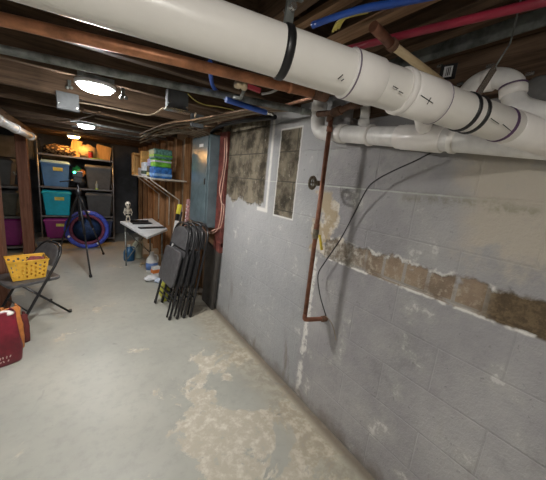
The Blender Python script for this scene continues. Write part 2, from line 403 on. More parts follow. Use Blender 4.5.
# hand-drawn marker ticks
mk = MB()
def tick(x0, dy0, x1, dy1):
    pa, pb = ap(x0), ap(x1); out = []
    for p, dy, xx in ((pa, dy0, x0), (pb, dy1, x1)):
        c = px(p); d = wd(c[0], c[1]+dy).normalized(); # nearest crossing with the pipe surface
        oc = CAM-A; dd = d-dr*d.dot(dr); o2 = oc-dr*oc.dot(dr); r = PR+.0045
        a_ = dd.dot(dd); b_ = 2*dd.dot(o2); c_ = o2.dot(o2)-r*r; disc = b_*b_-4*a_*c_
        if disc < 0: continue
        out.append(CAM+d*((-b_-math.sqrt(disc))/(2*a_)))
    if len(out) == 2: part('marker_tick', MB().tube(out, .0009, 6), m_black, dp, 'black hand-drawn marker tick')
tick(338, 8, 343, 2); tick(341, 9, 344, 6); tick(393, -3, 398, -2); tick(399, 0, 403, 1)
tick(421, -3, 433, 1); tick(427, 4, 431, -4); tick(491, -3, 499, 0); tick(503, -1, 511, 3)
# straps
def ringband(x, w, r=PR+.003, name='hanger_strap'):
    p = ap(x); return seg(p-dr*w/2, p+dr*w/2, r)
hs = thing('pipe_hanger', 'black strap looped under the large white pipe and hooked to a metal bracket', 'pipe hanger', ap(283))
part('strap', ringband(283, .016), m_black, hs)
top = ap(283)+Vector((0,0,PR))
part('bracket', MB().bar(top+Vector((.004,0,0)), top+Vector((.016,.0,.21)), .016, .006, (0,1,0)).bar(top+Vector((-.012,.0,.045)), top+Vector((.03,.0,.052)), .006, .006, (0,1,0)), m_iron, hs)
part('bolt', MB().lathe([(.006,-.012),(.006,.012)], top+Vector((.006,0,.03)), (0,1,0), 8), m_chrome, hs)
h2 = thing('pipe_hanger', 'pair of black straps round the white pipe under a bright punched metal strap', 'pipe hanger', ap(468))
part('strap', ringband(463, .012), m_black, h2); part('strap', ringband(471.5, .012), m_black, h2)
t2 = ap(472)+Vector((0,0,PR)); q2 = ax(507, 38, .86)
q2 = t2+Vector((.115,.0,.15))
part('bracket', MB().bar(t2, t2+(q2-t2)*.55, .020, .003, (0,1,0)), m_chrome, h2, 'bright punched metal strap')
part('wire', MB().tube([t2+(q2-t2)*.5, q2, q2+Vector((.0,.0,.20))], .002, 6), m_iron, h2)
for q in (.15, .3, .42):
    pass

# lower drain pipe along the wall
L0 = Vector((1.10, 1.17, 1.712)); L1 = Vector((1.10, -.6, 1.49)); ld = (L1-L0).normalized(); LR = .045
def lp(x):
    lo, hi = -.3, 1.7
    for _ in range(50):
        mi = (lo+hi)/2
        if px(L0+ld*mi)[0] < x: lo = mi
        else: hi = mi
    return L0+ld*lo
lowp = thing('drain_pipe', 'dusty white drain pipe fixed along the top of the block wall', 'pipe', L0)
part('pipe_run', seg(L0, L1, LR-.004), m_pvcd, lowp)
bend = [Vector((1.10, 1.245, 1.90)), Vector((1.10, 1.245, 1.80)), Vector((1.10, 1.238, 1.755)), Vector((1.10, 1.21, 1.722)), Vector((1.10, 1.17, 1.711)), Vector((1.10, 1.11, 1.704))]
part('elbow', MB().tube(bend, LR-.007, 24, curve=5), m_pvcd, lowp)
part('riser_collar', seg((1.10,1.245,1.83), (1.10,1.245,1.875), LR-.002), m_pvcd, lowp)
for a, b in ((339, 345), (369, 372), (398, 420), (452, 458)):
    part('coupling', seg(lp(a), lp(b), LR+.002), m_pvc2 if a < 400 else m_pvc, lowp)
part('wye_fitting', seg(lp(403), lp(444), LR+.004), m_pvc2, lowp)
s1 = lp(362); part('stub_riser', MB().tube([s1, s1+Vector((0,0,.10)), s1+Vector((-.01,.0,.13))], .022, 18), m_pvcd, lowp)
part('stub_collar', seg(s1+Vector((0,0,.045)), s1+Vector((0,0,.07)), .027), m_pvcd, lowp)
c1 = ax(425, 124, 1.06)
part('cleanout_ring', MB().tube([c1+Vector((-.002, math.cos(a)*.03, math.sin(a)*.018)) for a in [i*PI/8 for i in range(16)]], .0018, 6, close=True), m_black, lowp)

# upper right trap elbow
ex = .98
ep = [ax(464, 98, ex), ax(474, 86, ex), ax(488, 79, ex), ax(503, 79, ex), ax(513, 85, ex), ax(513, 96, ex), ax(519, 106, ex), ax(536, 112, ex), ax(560, 117, ex), ax(620, 125, ex)]
eb = thing('drain_elbow', 'white plastic drain trap curving beside the grey fitting at upper right', 'pipe fitting', ep[3])
part('curved_pipe', MB().tube(ep, .027, 20, curve=5), m_pvcd, eb)
part('upper_hub', seg(ep[2]+(ep[1]-ep[2])*.25, ep[2]+(ep[3]-ep[2])*.5, .031), m_pvc2, eb)
part('lower_hub', seg(ep[4]+(ep[5]-ep[4])*.15, ep[5], .031), m_pvc2, eb)
part('primer_ring', seg(ep[4]+(ep[5]-ep[4])*.08, ep[4]+(ep[5]-ep[4])*.16, .0315), m_mauve, eb)
g = ax(536, 88, 1.08)
solid('drain_plug', MB().lathe([(.034,0),(.036,.01),(.036,.05),(.028,.056),(.0,.056)], g+Vector((.06,0,0)), (-1,0,0), 24), M('matt_grey_plastic', (.18,.18,.18), .7), 'round grey cap on the wall right of the white trap', 'pipe cap')

# ------------------------------------------------------------------ copper and other pipes
cp = [Vector((-.75, 1.225, 1.75)), Vector((.17, .975, 1.75)), Vector((.735, .836, 1.75))]
cop = thing('copper_pipe', 'long copper pipe running behind the large white pipe', 'pipe', cp[1])
part('pipe_run', MB().tube(cp, .0165, 16), m_copper, cop)
cpd = (cp[2]-cp[1]).normalized()
part('coupling', seg(cp[2]-cpd*.13, cp[2]-cpd*.115, .0185), m_copper, cop)
part('end_coupling', seg(cp[2]-cpd*.03, cp[2]+cpd*.03, .020), m_rust, cop)
p = az(223, 69, 1.742)
mkp = MB().bar(p, p+Vector((.008,-.0,-.006)), .001, .001).bar(p+Vector((.008,0,0)), p+Vector((0,0,-.008)), .001, .001)
# short stub with strap and valve
vl = thing('gate_valve', 'small brass valve with a red handle under the copper pipe', 'valve', (.53, 1.05, 1.78))
v0 = az(234, 84, 1.80)
part('body', MB().lathe([(.006,0),(.014,.004),(.016,.02),(.012,.03),(.018,.036),(.018,.05),(.010,.056)], v0, (.9,-.35,0), 14), M('dull_brass', (.62,.52,.36), .35, .8), vl)
part('handle', MB().box(v0+Vector((.075,-.01,.004)), (.085,.02,.016), (0,.15,-.3)), M('red_valve_handle', (.45,.04,.06), .5), vl, 'red lever handle')
part('stem', MB().tube([v0+Vector((.05,-.01,0)), v0+Vector((.06,.05,-.03)), v0+Vector((.05,.10,-.02))], .008, 8), m_iron, vl)
solid('water_tube', MB().tube([az(262,94,1.83), az(272,92,1.83), az(283,86,1.83), az(292,86,1.83)], .006, 8, curve=4), M('grey_plastic_line', (.45,.44,.42), .5), 'thin grey water line bending up behind the copper pipe', 'pipe')
solid('copper_line', MB().tube([az(286,105,1.85), az(330,92,1.85)], .008, 10), M('pinkish_copper', (.62,.33,.22), .45, .4), 'thin pinkish copper line angled up to the white riser', 'pipe')
stp = [az(-60,36,1.83), az(6,50,1.83), az(132,77,1.83), az(200,93,1.83), az(320,114.5,1.83)]
st = thing('steel_pipe', 'dusty grey steel pipe slung under the joists behind the copper pipe', 'pipe', stp[2])
part('pipe_run', MB().tube([stp[0]+(stp[0]-stp[2])*.3, stp[2], stp[4]], .017, 14), m_iron, st)
d_ = (stp[4]-stp[2]).normalized(); e_ = stp[4]
part('coupling', seg(e_-d_*.12, e_-d_*.10, .021), m_iron, st)
tee = thing('iron_tee', 'rusted iron tee fitting above the vertical copper pipe', 'pipe fitting', az(345,108,1.80))
c = ax(338, 110, 1.03); 
part('body', MB().tube([ax(318,114,1.05), ax(334,113,1.04), ax(350,106,1.03), ax(362,103,1.03)], .015, 14), m_rust, tee)
part('collar', seg(ax(333,113,1.04), ax(341,110,1.035), .021), m_rust, tee)
part('collar', seg(ax(352,105,1.03), ax(360,103,1.03), .020), m_rust, tee)
part('outlet', seg(ax(331,112,1.045), ax(329.5,122,1.05), .017), m_rust, tee)
# vertical copper pipe on wall
VX, VY = 1.05, 1.09
vp = thing('copper_pipe', 'vertical copper pipe standing off the block wall with an elbow at its foot', 'pipe', (VX, VY, .66))
part('pipe_run', MB().tube([(VX,VY,1.76),(VX,VY,.675)], .0125, 14), m_coppd, vp)
part('top_coupling', seg((VX,VY,1.73),(VX,VY,1.70),.0155), m_coppd, vp)
part('middle_coupling', seg((VX,VY,1.225),(VX,VY,1.19),.0155), m_coppd, vp)
part('elbow', MB().tube([(VX,VY,.69),(VX,VY,.665),(VX+.012,VY-.006,.655),(WX-.02,VY-.045,.658),(WX+.01,VY-.05,.658)], .0135, 12, curve=3), m_coppd, vp)
part('wall_stub', seg((WX-.035,VY-.043,.658),(WX,VY-.05,.658),.018), m_rust, vp)
hb = thing('hose_tap', 'round-handled brass tap on the side of the vertical copper pipe', 'tap', (VX, VY, 1.44))
hx = M('corroded_brass', (.22,.19,.14), .6, .5, .4, 30, .2)
part('stem', MB().tube([(VX+.01,VY,1.44),(VX-.008,VY+.055,1.44)], .009, 10), hx, hb)
hc = Vector((VX-.012, VY+.065, 1.44))
part('hand_wheel', MB().tube([hc+Vector((math.cos(a)*.031, math.cos(a)*.010, math.sin(a)*.031)) for a in [i*PI/10 for i in range(20)]], .008, 8, close=True).tube([hc+Vector((-.026,-.008,0)), hc+Vector((.026,.008,0))], .004, 6).tube([hc+Vector((0,0,-.026)), hc+Vector((0,0,.026))], .004, 6), hx, hb)
part('bonnet', MB().lathe([(.014,0),(.014,.02),(.009,.03)], (VX-.004,VY+.02,1.44), (-.2,1,0), 10), hx, hb)
yv = thing('ball_valve', 'small valve with a yellow lever on the vertical copper pipe', 'valve', (VX, VY, 1.15))
part('body', MB().lathe([(.014,-.03),(.017,-.02),(.017,.02),(.014,.03)], (VX,VY,1.17), (0,0,1), 12), hx, yv)
part('lever', MB().bar((VX+.012,VY-.018,1.165),(VX+.02,VY-.042,1.085), .016, .008).bar((VX,VY,1.17),(VX+.012,VY-.018,1.16), .008,.006), M('yellow_lever_plastic', (.72,.55,.06), .5), yv, 'yellow lever')
# black cable down the wall
cpts = [(458,144),(437,150),(415,161),(395,170),(378,179),(367,189)]
cb = [ax(x, y, 1.13) for x, y in cpts] + [ax(355,212,1.15), ax(340,240,1.145), ax(325,262,1.14), ax(318,275,1.14), ax(320,295,1.13), ax(326,316,1.12)]
solid('electric_cable', MB().tube(cb, .0032, 8, curve=5), m_black, 'black cable drooping down the block wall to the pipe elbow', 'cable')
solid('ground_wire', MB().tube([ax(326,316,1.13), ax(331,322,1.15), ax(334,330,1.165), ax(336,340,1.17)], .0022, 6, curve=4), m_wire, 'short pale wire end hanging at the pipe elbow', 'wire')
# pink / red pipe, beige pipe, brown strips overhead
pk = [az(338,51.5,1.83), az(400,36,1.83), az(530,5,1.83), az(600,-11,1.83)]
solid('water_pipe', MB().tube(pk, .0095, 12), m_pexr, 'red plastic water pipe crossing under the joists at upper right', 'pipe')
bp = [az(378,31,1.80), az(392,45,1.80), az(462,97,1.80)]
bg = thing('beige_pipe', 'pale beige pipe with a brown collar slanting down behind the white pipe', 'pipe', bp[1])
part('pipe_run', MB().tube([bp[1], bp[2]], .0105, 14), m_beigep, bg)
part('upper_run', MB().tube([bp[0]+(bp[0]-bp[1])*.3, bp[1]], .012, 14), m_coppd, bg, 'brown upper stub')
part('collar', seg(bp[1]-(bp[1]-bp[0]).normalized()*.012, bp[1]+(bp[2]-bp[1]).normalized()*.010, .0155), m_rust, bg)
def strip(a, b, w, h, z, lab):
    p, q = az(*a, z), az(*b, z); o = solid('wood_strip', MB().bar(p+(p-q)*.2, q+(q-p)*1.0, w, h), m_lath, lab, 'wood strip', 'wood strips overhead'); return o
strip((296,27), (345,-1), .03, .018, 1.95, 'narrow wood strip overhead just right of the black pipe strap')
strip((322,47), (415,3), .036, .018, 1.88, 'long brown wood strip overhead between blue and red pipes')
strip((345,108),(372,94), .02, .016, 1.84, 'short wood strip behind the white riser stub')
bl = [az(316,24,1.87), az(335,17,1.87), az(365,8,1.87), az(400,2,1.87), az(450,-8,1.87)]
bq = thing('water_pipe', 'bundle of blue plastic water pipes overhead right of the black strap', 'pipe', bl[1])
part('tube', MB().tube(bl, .0085, 10, curve=4), m_pexb, bq)
part('tube', MB().tube([p+Vector((.004,.02,.006)) for p in bl], .0085, 10, curve=4), m_pexb, bq)
yc = [az(333,31,1.88), az(338,22,1.88), az(350,16,1.88), az(368,12,1.88)]
yo = thing('cable_loop', 'looped yellow cable tucked beside the blue pipes', 'cable', yc[0])
for d in (0, .012, .024): part('strand', MB().tube([p+Vector((0,-d,.0)) for p in yc], .004, 8, curve=4), m_yell, yo)
# rim tag and ductwork
tg = thing('paper_tag', 'dark tag with a white barcode label hanging by the sill', 'tag', ax(448,72,1.06))
tc = ax(448,72,1.06)
part('card', MB().box(tc, (.003,.05,.05), (0,0,.3)), m_black, tg)
part('printed_label', MB().box(tc+Vector((-.003,-.001,0)), (.002,.026,.034), (0,0,.3)), m_white, tg)
for i in range(4): part('printed_bar', MB().box(tc+Vector((-.005,-.009+i*.006,0)), (.001,.002+.001*(i%2),.026), (0,0,.3)), m_black, tg)
tg2 = ax(470, 82, 1.10)
for i, (x, y) in enumerate(((460,84),(478,80),(490,66),(440,66),(512,72),(530,74))):
    q = ax(x, y, 1.12)
    solid('metal_clip', MB().box(q, (.004,.02,.01)), m_chrome, ['small bright metal clip left of the upper white trap','small bright clip just behind the punched strap','small bright clip above the white trap','small bright clip by the barcode tag','small bright clip above the trap bend','small bright clip furthest right above the trap'][i], 'clip')
# ------------------------------------------------------------------ blue pipes behind copper, cables
solid('water_pipe', MB().tube([az(210,62,1.86), az(211,78,1.86), az(214,88,1.85), az(222,96,1.84), az(230,101,1.81)], .0095, 10, curve=5), m_pexb, 'blue water pipe dropping behind the copper pipe', 'pipe')
bb_ = thing('water_pipe', 'thick blue pipe section under the steel pipe with a white end', 'pipe', az(250,108,1.80))
part('tube', MB().tube([az(226,99.5,1.79), az(246,106,1.79), az(266,112.5,1.79)], .014, 12), m_pexb, bb_)
part('end_fitting', MB().tube([az(266,112.5,1.79), az(273,114.5,1.79)], .0085, 10), m_chrome, bb_)
yw = [az(188,94,1.84), az(196,101,1.84), az(206,105,1.84), az(220,107,1.84), az(234,110,1.84)]
solid('electric_wire', MB().tube(yw, .0028, 6, curve=5), m_yell, 'thin yellow wire drooping from the grey box to the blue pipe', 'wire')
def cable(pts, r, mat, lab, z=None):
    P = [az(*p[:2], p[2] if len(p) > 2 else z) for p in pts]
    return solid('electric_cable', MB().tube(P, r, 6, curve=4), mat, lab, 'cable', 'cables stapled under the joists')
cable([(0,113),(30,118),(60,121),(85,117),(100,112)], .006, m_wireb, 'brown cable sagging left of the second ceiling light', 1.86)
cable([(76,102),(100,106),(130,112),(150,115),(163,108)], .006, m_wire, 'pale cable running from the left grey box to the right grey box', 1.87)
cable([(84,110),(115,117),(150,126),(180,127),(215,126)], .007, m_wireb, 'brown cable running from the left grey box towards the breaker panel', 1.86)
cable([(95,118),(130,125),(165,131),(190,131),(207,128)], .006, m_wire, 'pale cable passing below the second ceiling light', 1.86)
for i, (o1, lab) in enumerate(((0,'cable in the bundle over the breaker panel, lowest of the bundle'),(3,'cable in the bundle over the breaker panel, second from the bottom'),(6,'cable in the bundle over the breaker panel, third from the bottom'),(9,'cable in the bundle over the breaker panel, topmost of the bundle'))):
    cable([(140,143-o1),(165,133-o1),(195,126-o1*.7),(225,119-o1*.6),(262,112-o1*.5),(300,110-o1*.3)], .008, m_wireb if i % 2 else m_wire, lab, 1.845)
# cables fanning into the panel
fan = thing('cable_fan', 'fan of brown cables dropping into the top of the grey breaker panel', 'cable')
fan.location = (1.05,2.9,1.85); ORG[fan.name] = Vector((1.05,2.9,1.85))
for i in range(9):
    y1 = 2.78+.045*i
    a = Vector((.72+.06*(i%4), 2.2+.26*i, 1.875)); 
    part('cable', MB().tube([a, Vector((.90,y1-.05+.03*i,1.865)), Vector((1.06,y1,1.835)), Vector((1.09,y1,1.74))], .008, 6, curve=4), m_wireb if i % 2 else m_wire, fan)
arc = [ax(208,150,1.13), ax(209,138,1.12), ax(214,130,1.10), ax(226,124,1.08), ax(250,120,1.06), ax(275,117,1.05)]
solid('service_cable', MB().tube(arc, .016, 10, curve=5), m_black, 'thick black cable arching over the block wall into the breaker panel', 'cable')

# ------------------------------------------------------------------ boxes
def jbox(x, y, Y, w, h, name, lab, light=False):
    p = ay(x, y, Y); t = thing(name, lab, 'junction box', p)
    bevel(part('box', MB().box(p, (w, .05, h)), m_grey, t), .004)
    cv = part('cover', MB().box(p+Vector((0,-.028,0)), (w*.94, .006, h*.94)), m_grey, t)
    part('screw', MB().lathe([(.005,0),(.005,.004)], p+Vector((-w*.4,-.032,-h*.2)), (0,-1,0), 8), m_chrome, cv)
    part('screw', MB().lathe([(.005,0),(.005,.004)], p+Vector((w*.4,-.032,-h*.3)), (0,-1,0), 8), m_chrome, cv)
    if light: part('lower_flange', MB().box(p+Vector((0,-.02,-h*.55)), (w*1.15, .07, .012)), m_chrome, t)
    return t
jbox(68, 102, 2.675, .135, .12, 'junction_box', 'grey square junction box with screws left of the nearest ceiling light')
jbox(177, 101, 1.995, .135, .115, 'junction_box', 'grey box with a bright lower edge between the ceiling light and the panel', True)
p = az(197,121,1.86); solid('junction_box', MB().box(p,(.10,.04,.10)), m_grey, 'small grey box tucked above the breaker panel cables', 'junction box')
for (x, y, lab) in ((69.5,88,'small grey metal fitting on the joist above the left grey box'),(123.5,98,'small grey metal fitting right of the nearest ceiling light')):
    p = ay(x, y, 2.66 if x < 100 else 1.98); t = thing('pipe_clamp', lab, 'fitting', p)
    part('clamp', MB().ball(p+Vector((-.012,0,0)), .011).ball(p+Vector((.012,.0,.004)), .011), m_iron, t)
    part('bracket', MB().bar(p, p+Vector((0,.03,.06)), .02, .005), m_iron, t)

# ------------------------------------------------------------------ breaker panel, red board
pn = thing('breaker_panel', 'tall grey metal breaker panel on the wall past the block wall', 'electrical panel', (1.10, 2.97, .88))
bevel(part('cabinet', MB().bb(1.06, 1.17, 2.76, 3.28, .89, 1.84), m_panelg, pn), .006)
pdoor = bevel(part('door', MB().bb(1.045, 1.06, 2.78, 3.26, .91, 1.82), m_panelg, pn), .004)
part('latch', MB().bb(1.036, 1.045, 2.80, 2.83, 1.34, 1.40), m_black, pdoor)
part('rating_label', MB().bb(1.043, 1.0455, 2.90, 3.02, 1.72, 1.75), m_white, pdoor)
rb = thing('red_board', 'narrow red-painted board between breaker panel and block wall', 'board', (1.16, 2.6, .7))
part('board', MB().bb(1.155, 1.18, 2.56, 2.74, .72, 1.86), m_redp, rb)
part('foot_block', MB().bb(1.14, 1.18, 2.56, 2.72, .66, .76), m_redp, rb)
for i, (dy, zz) in enumerate(((0, 0), (.05, .1))):
    pts = [(1.145,2.60-dy,1.8),(1.14,2.57-dy,1.6),(1.145,2.61-dy,1.45),(1.135,2.63-dy,1.3-zz),(1.14,2.56-dy,1.15),(1.135,2.59-dy,.95),(1.12,2.66,.86+zz*.3),(1.08,2.78,.84),(1.04,2.86,.90)]
    solid('electric_wire', MB().tube(pts, .005, 6, curve=5), M('pinkish_wire', (.62,.38,.30), .5), ('pink wire hanging nearest the block wall over the red board','pink wire hanging beside the breaker panel over the red board')[i], 'wire')
# dark board behind the folding chairs, its dark colour mostly standing in for shadow
solid('shadow_board', MB().hexa([(1.12,2.62,0),(1.15,2.62,0),(1.15,2.92,0),(1.12,2.92,0),(1.14,2.56,.66),(1.17,2.56,.66),(1.17,2.92,.70),(1.14,2.92,.70)]), M('shadow_dark_cardboard', (.06,.055,.05), .7, 0, .2), 'dark flat board on the wall behind the folded chairs, mostly standing in for shadow', 'board')

# ------------------------------------------------------------------ folded chairs
def folded_chair(label):
    t = thing('folding_chair', label, 'folding chair', (0,0,0), 'folded black metal chairs leaning together')
    W, Ht = .225, .94
    hp = [(-W,0,0),(-W+.004,0,.3),(-W+.012,0,.62),(-W+.022,0,.82),(-W+.06,0,.90),(-W+.13,0,Ht),(0,0,Ht+.008)]
    hp += [(-x,y,z) for x,y,z in hp[::-1][1:]]
    fr = part('frame', MB().tube(hp, .0115, 10, curve=4), m_blackm, t)
    out = []
    for a in range(0, 181, 15):
        out.append((-math.cos(math.radians(a))*(.185), -.004, .76+.15*max(0, math.sin(math.radians(a)))**.6))
    out = [(-.195,-.004,.70)]+out+[(.195,-.004,.70)]
    b = part('backrest', MB().panel(out, (0,-1,0), .014), m_vinyl, t); bevel(b, .004)
    r = .05; se = []
    for cx, cz, a0 in ((.155,.35,-90),(.155,.62,0),(-.155,.62,90),(-.155,.35,180)):
        for q in range(0, 91, 30): se.append((cx+r*math.cos(math.radians(a0+q)), -.030, cz+r*math.sin(math.radians(a0+q))))
    s_ = part('seat', MB().panel(se, (0,-1,0), .022), m_vinyl, t); bevel(s_, .006, 3)
    rp = [(-W+.045,-.012,.005),(-W+.045,-.018,.35),(-W+.048,-.020,.60)]
    for sgn in (1, -1): part('rear_leg', MB().tube([(sgn*x,y,z) for x,y,z in rp], .0095, 8), m_blackm, t)
    part('rear_crossbar', MB().tube([(-W+.045,-.014,.16),(W-.045,-.014,.16)], .007, 8), m_blackm, t)
    part('front_crossbar', MB().tube([(-W+.006,0,.20),(W-.006,0,.20)], .007, 8), m_blackm, t)
    for sgn in (1, -1): part('foot_cap', MB().lathe([(.014,-.004),(.015,.03),(.012,.034)], (sgn*W,0,0), (0,0,1), 10), m_black, fr)
    return t
th = math.radians(13)
fc = folded_chair('black folding chair, outermost of the folded stack with its full seat showing')
fc.location = (.645, 2.80, .006); fc.rotation_euler = (-th, 0, -PI/2+.10)
for i, (x, y, lab, dth) in enumerate(((.715, 2.79,'black folding chair, second from the left in the folded stack',-.015),(.78, 2.785,'black folding chair, third from the left in the folded stack',-.03),(.845, 2.78,'black folding chair, innermost of the folded stack against the wall',-.045))):
    dup(fc, lab, (x, y, .006), (-th-dth*.8, 0, -PI/2+.10))

# ------------------------------------------------------------------ open chair with basket
def open_chair():
    t = thing('folding_chair', 'open black folding chair holding the yellow basket', 'folding chair', (0,0,0))
    W = .205
    T0, T1 = Vector((0,.19,0)), Vector((0,-.17,.75))
    def P(s, q, z=None): v = T0.lerp(T1, q); return Vector((s, v.y, v.z))
    hp = [P(-W,0), P(-W,.45), P(-W,.78), P(-W+.03,.92), P(-W+.09,.985), P(0,1.0)]
    hp += [Vector((-v.x, v.y, v.z)) for v in hp[::-1][1:]]
    fr = part('frame', MB().tube(hp, .011, 10, curve=4), m_blackm, t)
    ns = (T1-T0).normalized()
    bo = []
    for q, s in ((.74,-.185),(.84,-.18),(.93,-.14),(.975,-.07),(.982,0),(.975,.07),(.93,.14),(.84,.18),(.74,.185),(.72,.0)): bo.append(P(s, q))
    part('backrest', MB().panel(bo, ns.cross(Vector((1,0,0))), .012), m_vinyl, t)
    se = []; r = .05
    for cx, cy, a0 in ((.14,-.09,-90),(.14,.17,0),(-.14,.17,90),(-.14,-.09,180)):
        for q in range(0, 91, 30): se.append((cx+r*math.cos(math.radians(a0+q)), cy+r*math.sin(math.radians(a0+q)), .405))
    bevel(part('seat', MB().panel(se, (0,0,1), .03), m_vinyl, t), .008, 3)
    for s in (1, -1):
        lg = part('rear_leg', MB().tube([(s*(W-.022),-.19,0),(s*(W-.022),.13,.41)], .0095, 8), m_blackm, t)
        part('foot_cap', MB().lathe([(.014,0),(.014,.03)], (s*(W-.022),-.19,0), (0,0,1), 10), m_black, lg)
        part('foot_cap', MB().lathe([(.014,0),(.014,.03)], (s*W,.19,0), (0,0,1), 10), m_black, fr)
    part('front_crossbar', MB().tube([P(-W,.2), P(W,.2)], .006, 8), m_blackm, t)
    part('rear_crossbar', MB().tube([(-W+.022,-.12,.09),(W-.022,-.12,.09)], .006, 8), m_blackm, t)
    return t
oc = open_chair(); CH = Vector((-.402, 3.166, .0)); oc.location = CH; CR = math.radians(118); oc.rotation_euler = (0,0,CR); oc.scale = (1.0,1.06,.89)
# basket
def basket():
    t = thing('laundry_basket', 'yellow perforated plastic basket sitting on the open folding chair', 'basket', (0,0,0))
    w0, d0, w1, d1, h = .27, .20, .34, .26, .20
    mb = MB(); nx, nz = 17, 9
    def wallp(a0, b0, a1, b1):
        vs = []; fs = []
        for j in range(nz+1):
            q = j/nz; a = Vector(a0).lerp(Vector(a1), q); b = Vector(b0).lerp(Vector(b1), q)
            for i in range(nx+1): vs.append(a.lerp(b, i/nx))
        for j in range(nz):
            for i in range(nx):
                if 0 < j < nz-1 and (i % 2 == 1) and 0 < i < nx-1 and ((i//2+j) % 2 == 0): continue
                k0 = j*(nx+1)+i; fs.append((k0, k0+1, k0+nx+2, k0+nx+1))
        mb.add(vs, fs)
    c0 = [(-w0/2,-d0/2,0),(w0/2,-d0/2,0),(w0/2,d0/2,0),(-w0/2,d0/2,0)]; c1 = [(-w1/2,-d1/2,h),(w1/2,-d1/2,h),(w1/2,d1/2,h),(-w1/2,d1/2,h)]
    for i in range(4): wallp(c0[i], c0[(i+1)%4], c1[i], c1[(i+1)%4])
    o = part('basket_wall', mb, m_yel, t); s = o.modifiers.new('solid', 'SOLIDIFY'); s.thickness = .004
    part('basket_floor', MB().box((0,0,.003),(w0,d0,.006)), m_yel, t)
    part('rim', MB().tube([Vector(c) for c in c1], .008, 8, close=True), m_yel, t)
    return t
bk = basket(); bk.location = CH+Vector((-.025,-.055,.392)); bk.scale = (.80,.84,.86); bk.rotation_euler = (0,0,math.radians(14))
bc = bk.location
def rumple(name, c, r, sc, mat, lab, cat, seed, group=None):
    random.seed(seed); m = MB().ball(c, r, sc, 22, 14)
    for v in m.v:
        d = v-Vector(c); n = math.sin(d.x*90+seed)*math.cos(d.y*80)+math.sin(d.z*110+d.x*60)
        v += d*(.09*n)
    return solid(name, m, mat, lab, cat, group)
rumple('crumpled_cloth', (bc.x+.06, bc.y+.02, .53), .07, (1.0,.9,.6), M('dark_red_patterned_cloth', (.17,.035,.035), .9, 0, .7, 50), 'dark red and brown cloth heaped in the yellow basket', 'cloth', 3)
rumple('white_cloth', (bc.x+.095, bc.y-.03, .50), .035, (.5,.9,1.3), M('white_cotton', (.62,.60,.60), .9, 0, .1), 'white cloth hanging at the right end of the yellow basket', 'cloth', 5)

# ------------------------------------------------------------------ red bag and orange bag
def bag(name, c, w, d, h, rz, mat, label, cat, letters=None):
    t = thing(name, label, cat, c)
    R = Matrix.Rotation(rz, 3, 'Z'); c = Vector(c); m = MB(); rg = []
    prof = [(0,.92,.9),(.03,1,1),(.3,1.04,1.1),(.6,.98,.95),(.85,.92,.62),(.97,.90,.42),(1.0,.88,.38)]
    for q, sw_, sd in prof:
        ring = []
        for a in range(28):
            an = 2*PI*a/28; cs, sn = math.cos(an), math.sin(an)
            e = .35; X = math.copysign(abs(cs)**e, cs)*w/2*sw_; Y = math.copysign(abs(sn)**e, sn)*d/2*sd
            wv = .007*math.sin(an*5+q*9)*q
            ring.append(c+R@Vector((X+wv, Y-wv, q*h+(.012*math.sin(an*3) if q > .9 else 0))))
        rg.append(ring)
    m.rings(rg, cap=False); m.f.append([len(m.v)-len(rg)*28+k for k in range(28)][::-1]); m.sm.append(False)
    o = part('bag_body', m, mat, t); s = o.modifiers.new('solid','SOLIDIFY'); s.thickness = .004
    return t, R, c
m_rbag = M('glossy_red_bag', (.17,.012,.025), .42, 0, .35, 9, .15)
rbg, R_, c_ = bag('shopping_bag', (-.555, 2.42, 0), .30, .17, .37, .35, m_rbag, 'glossy dark red shopping bag standing by the near post', 'bag')
for i in range(9):      # faint row of light lettering strokes near the bag's foot
    q = c_+R_@Vector((-.06+i*.017, -.0955, .075)); part('letter_stroke', MB().bar(q-Vector((0,0,.007+.003*(i%2))), q+Vector((.003*(i%3),0,.007)), .006, .002, (0,1,0)), M('faded_white_print', (.65,.45,.42), .6), rbg)
for i in range(6):
    q = c_+R_@Vector((-.03+i*.019, -.0945, .045)); part('letter_stroke', MB().bar(q-Vector((0,0,.006)), q+Vector((.005*((i%2)*2-1),0,.006)), .006, .002, (0,1,0)), M('faded_white_print', (.65,.45,.42), .6), rbg)
rumple('tissue_paper', c_+Vector((-.03,0,.36)), .06, (1.2,.5,.5), M('white_tissue', (.66,.62,.60), .8), 'white tissue paper poking out of the red bag', 'paper', 8)
rumple('tissue_paper', c_+Vector((.085,.02,.355)), .04, (1.1,.7,.5), M('white_tissue', (.66,.62,.60), .8), 'small pinkish white paper lump at the right of the red bag top', 'paper', 9)
ob, _, _ = bag('shopping_bag', (-.47, 2.60, 0), .10, .12, .33, .5, M('orange_brown_paper', (.55,.20,.05), .6, 0, .3, 9, .1), 'orange paper bag tucked behind the red shopping bag', 'bag')
bag('shopping_bag', (-.425, 2.70, 0), .045, .12, .22, .5, M('dark_maroon_bag', (.13,.02,.02), .6, 0, .3, 9, .1), 'small dark maroon bag right of the orange bag', 'bag')

# ------------------------------------------------------------------ posts
pst = thing('support_post', 'thick brown wooden post at the left edge beside the basket chair', 'post', (-.71, 3.42, 0))
bevel(part('timber', MB().bb(-.80, -.615, 3.36, 3.50, 0, 1.89), m_post, pst), .006)
ps2 = thing('support_post', 'reddish brown post standing before the left storage shelves', 'post', (-.68, 5.2, 0))
bevel(part('timber', MB().bb(-.735, -.615, 5.15, 5.27, 0, 1.80), m_post, ps2), .006)
part('hook', MB().tube([(-.74,5.14,1.20),(-.76,5.10,1.20),(-.76,5.10,1.24)], .006, 6), m_iron, ps2)
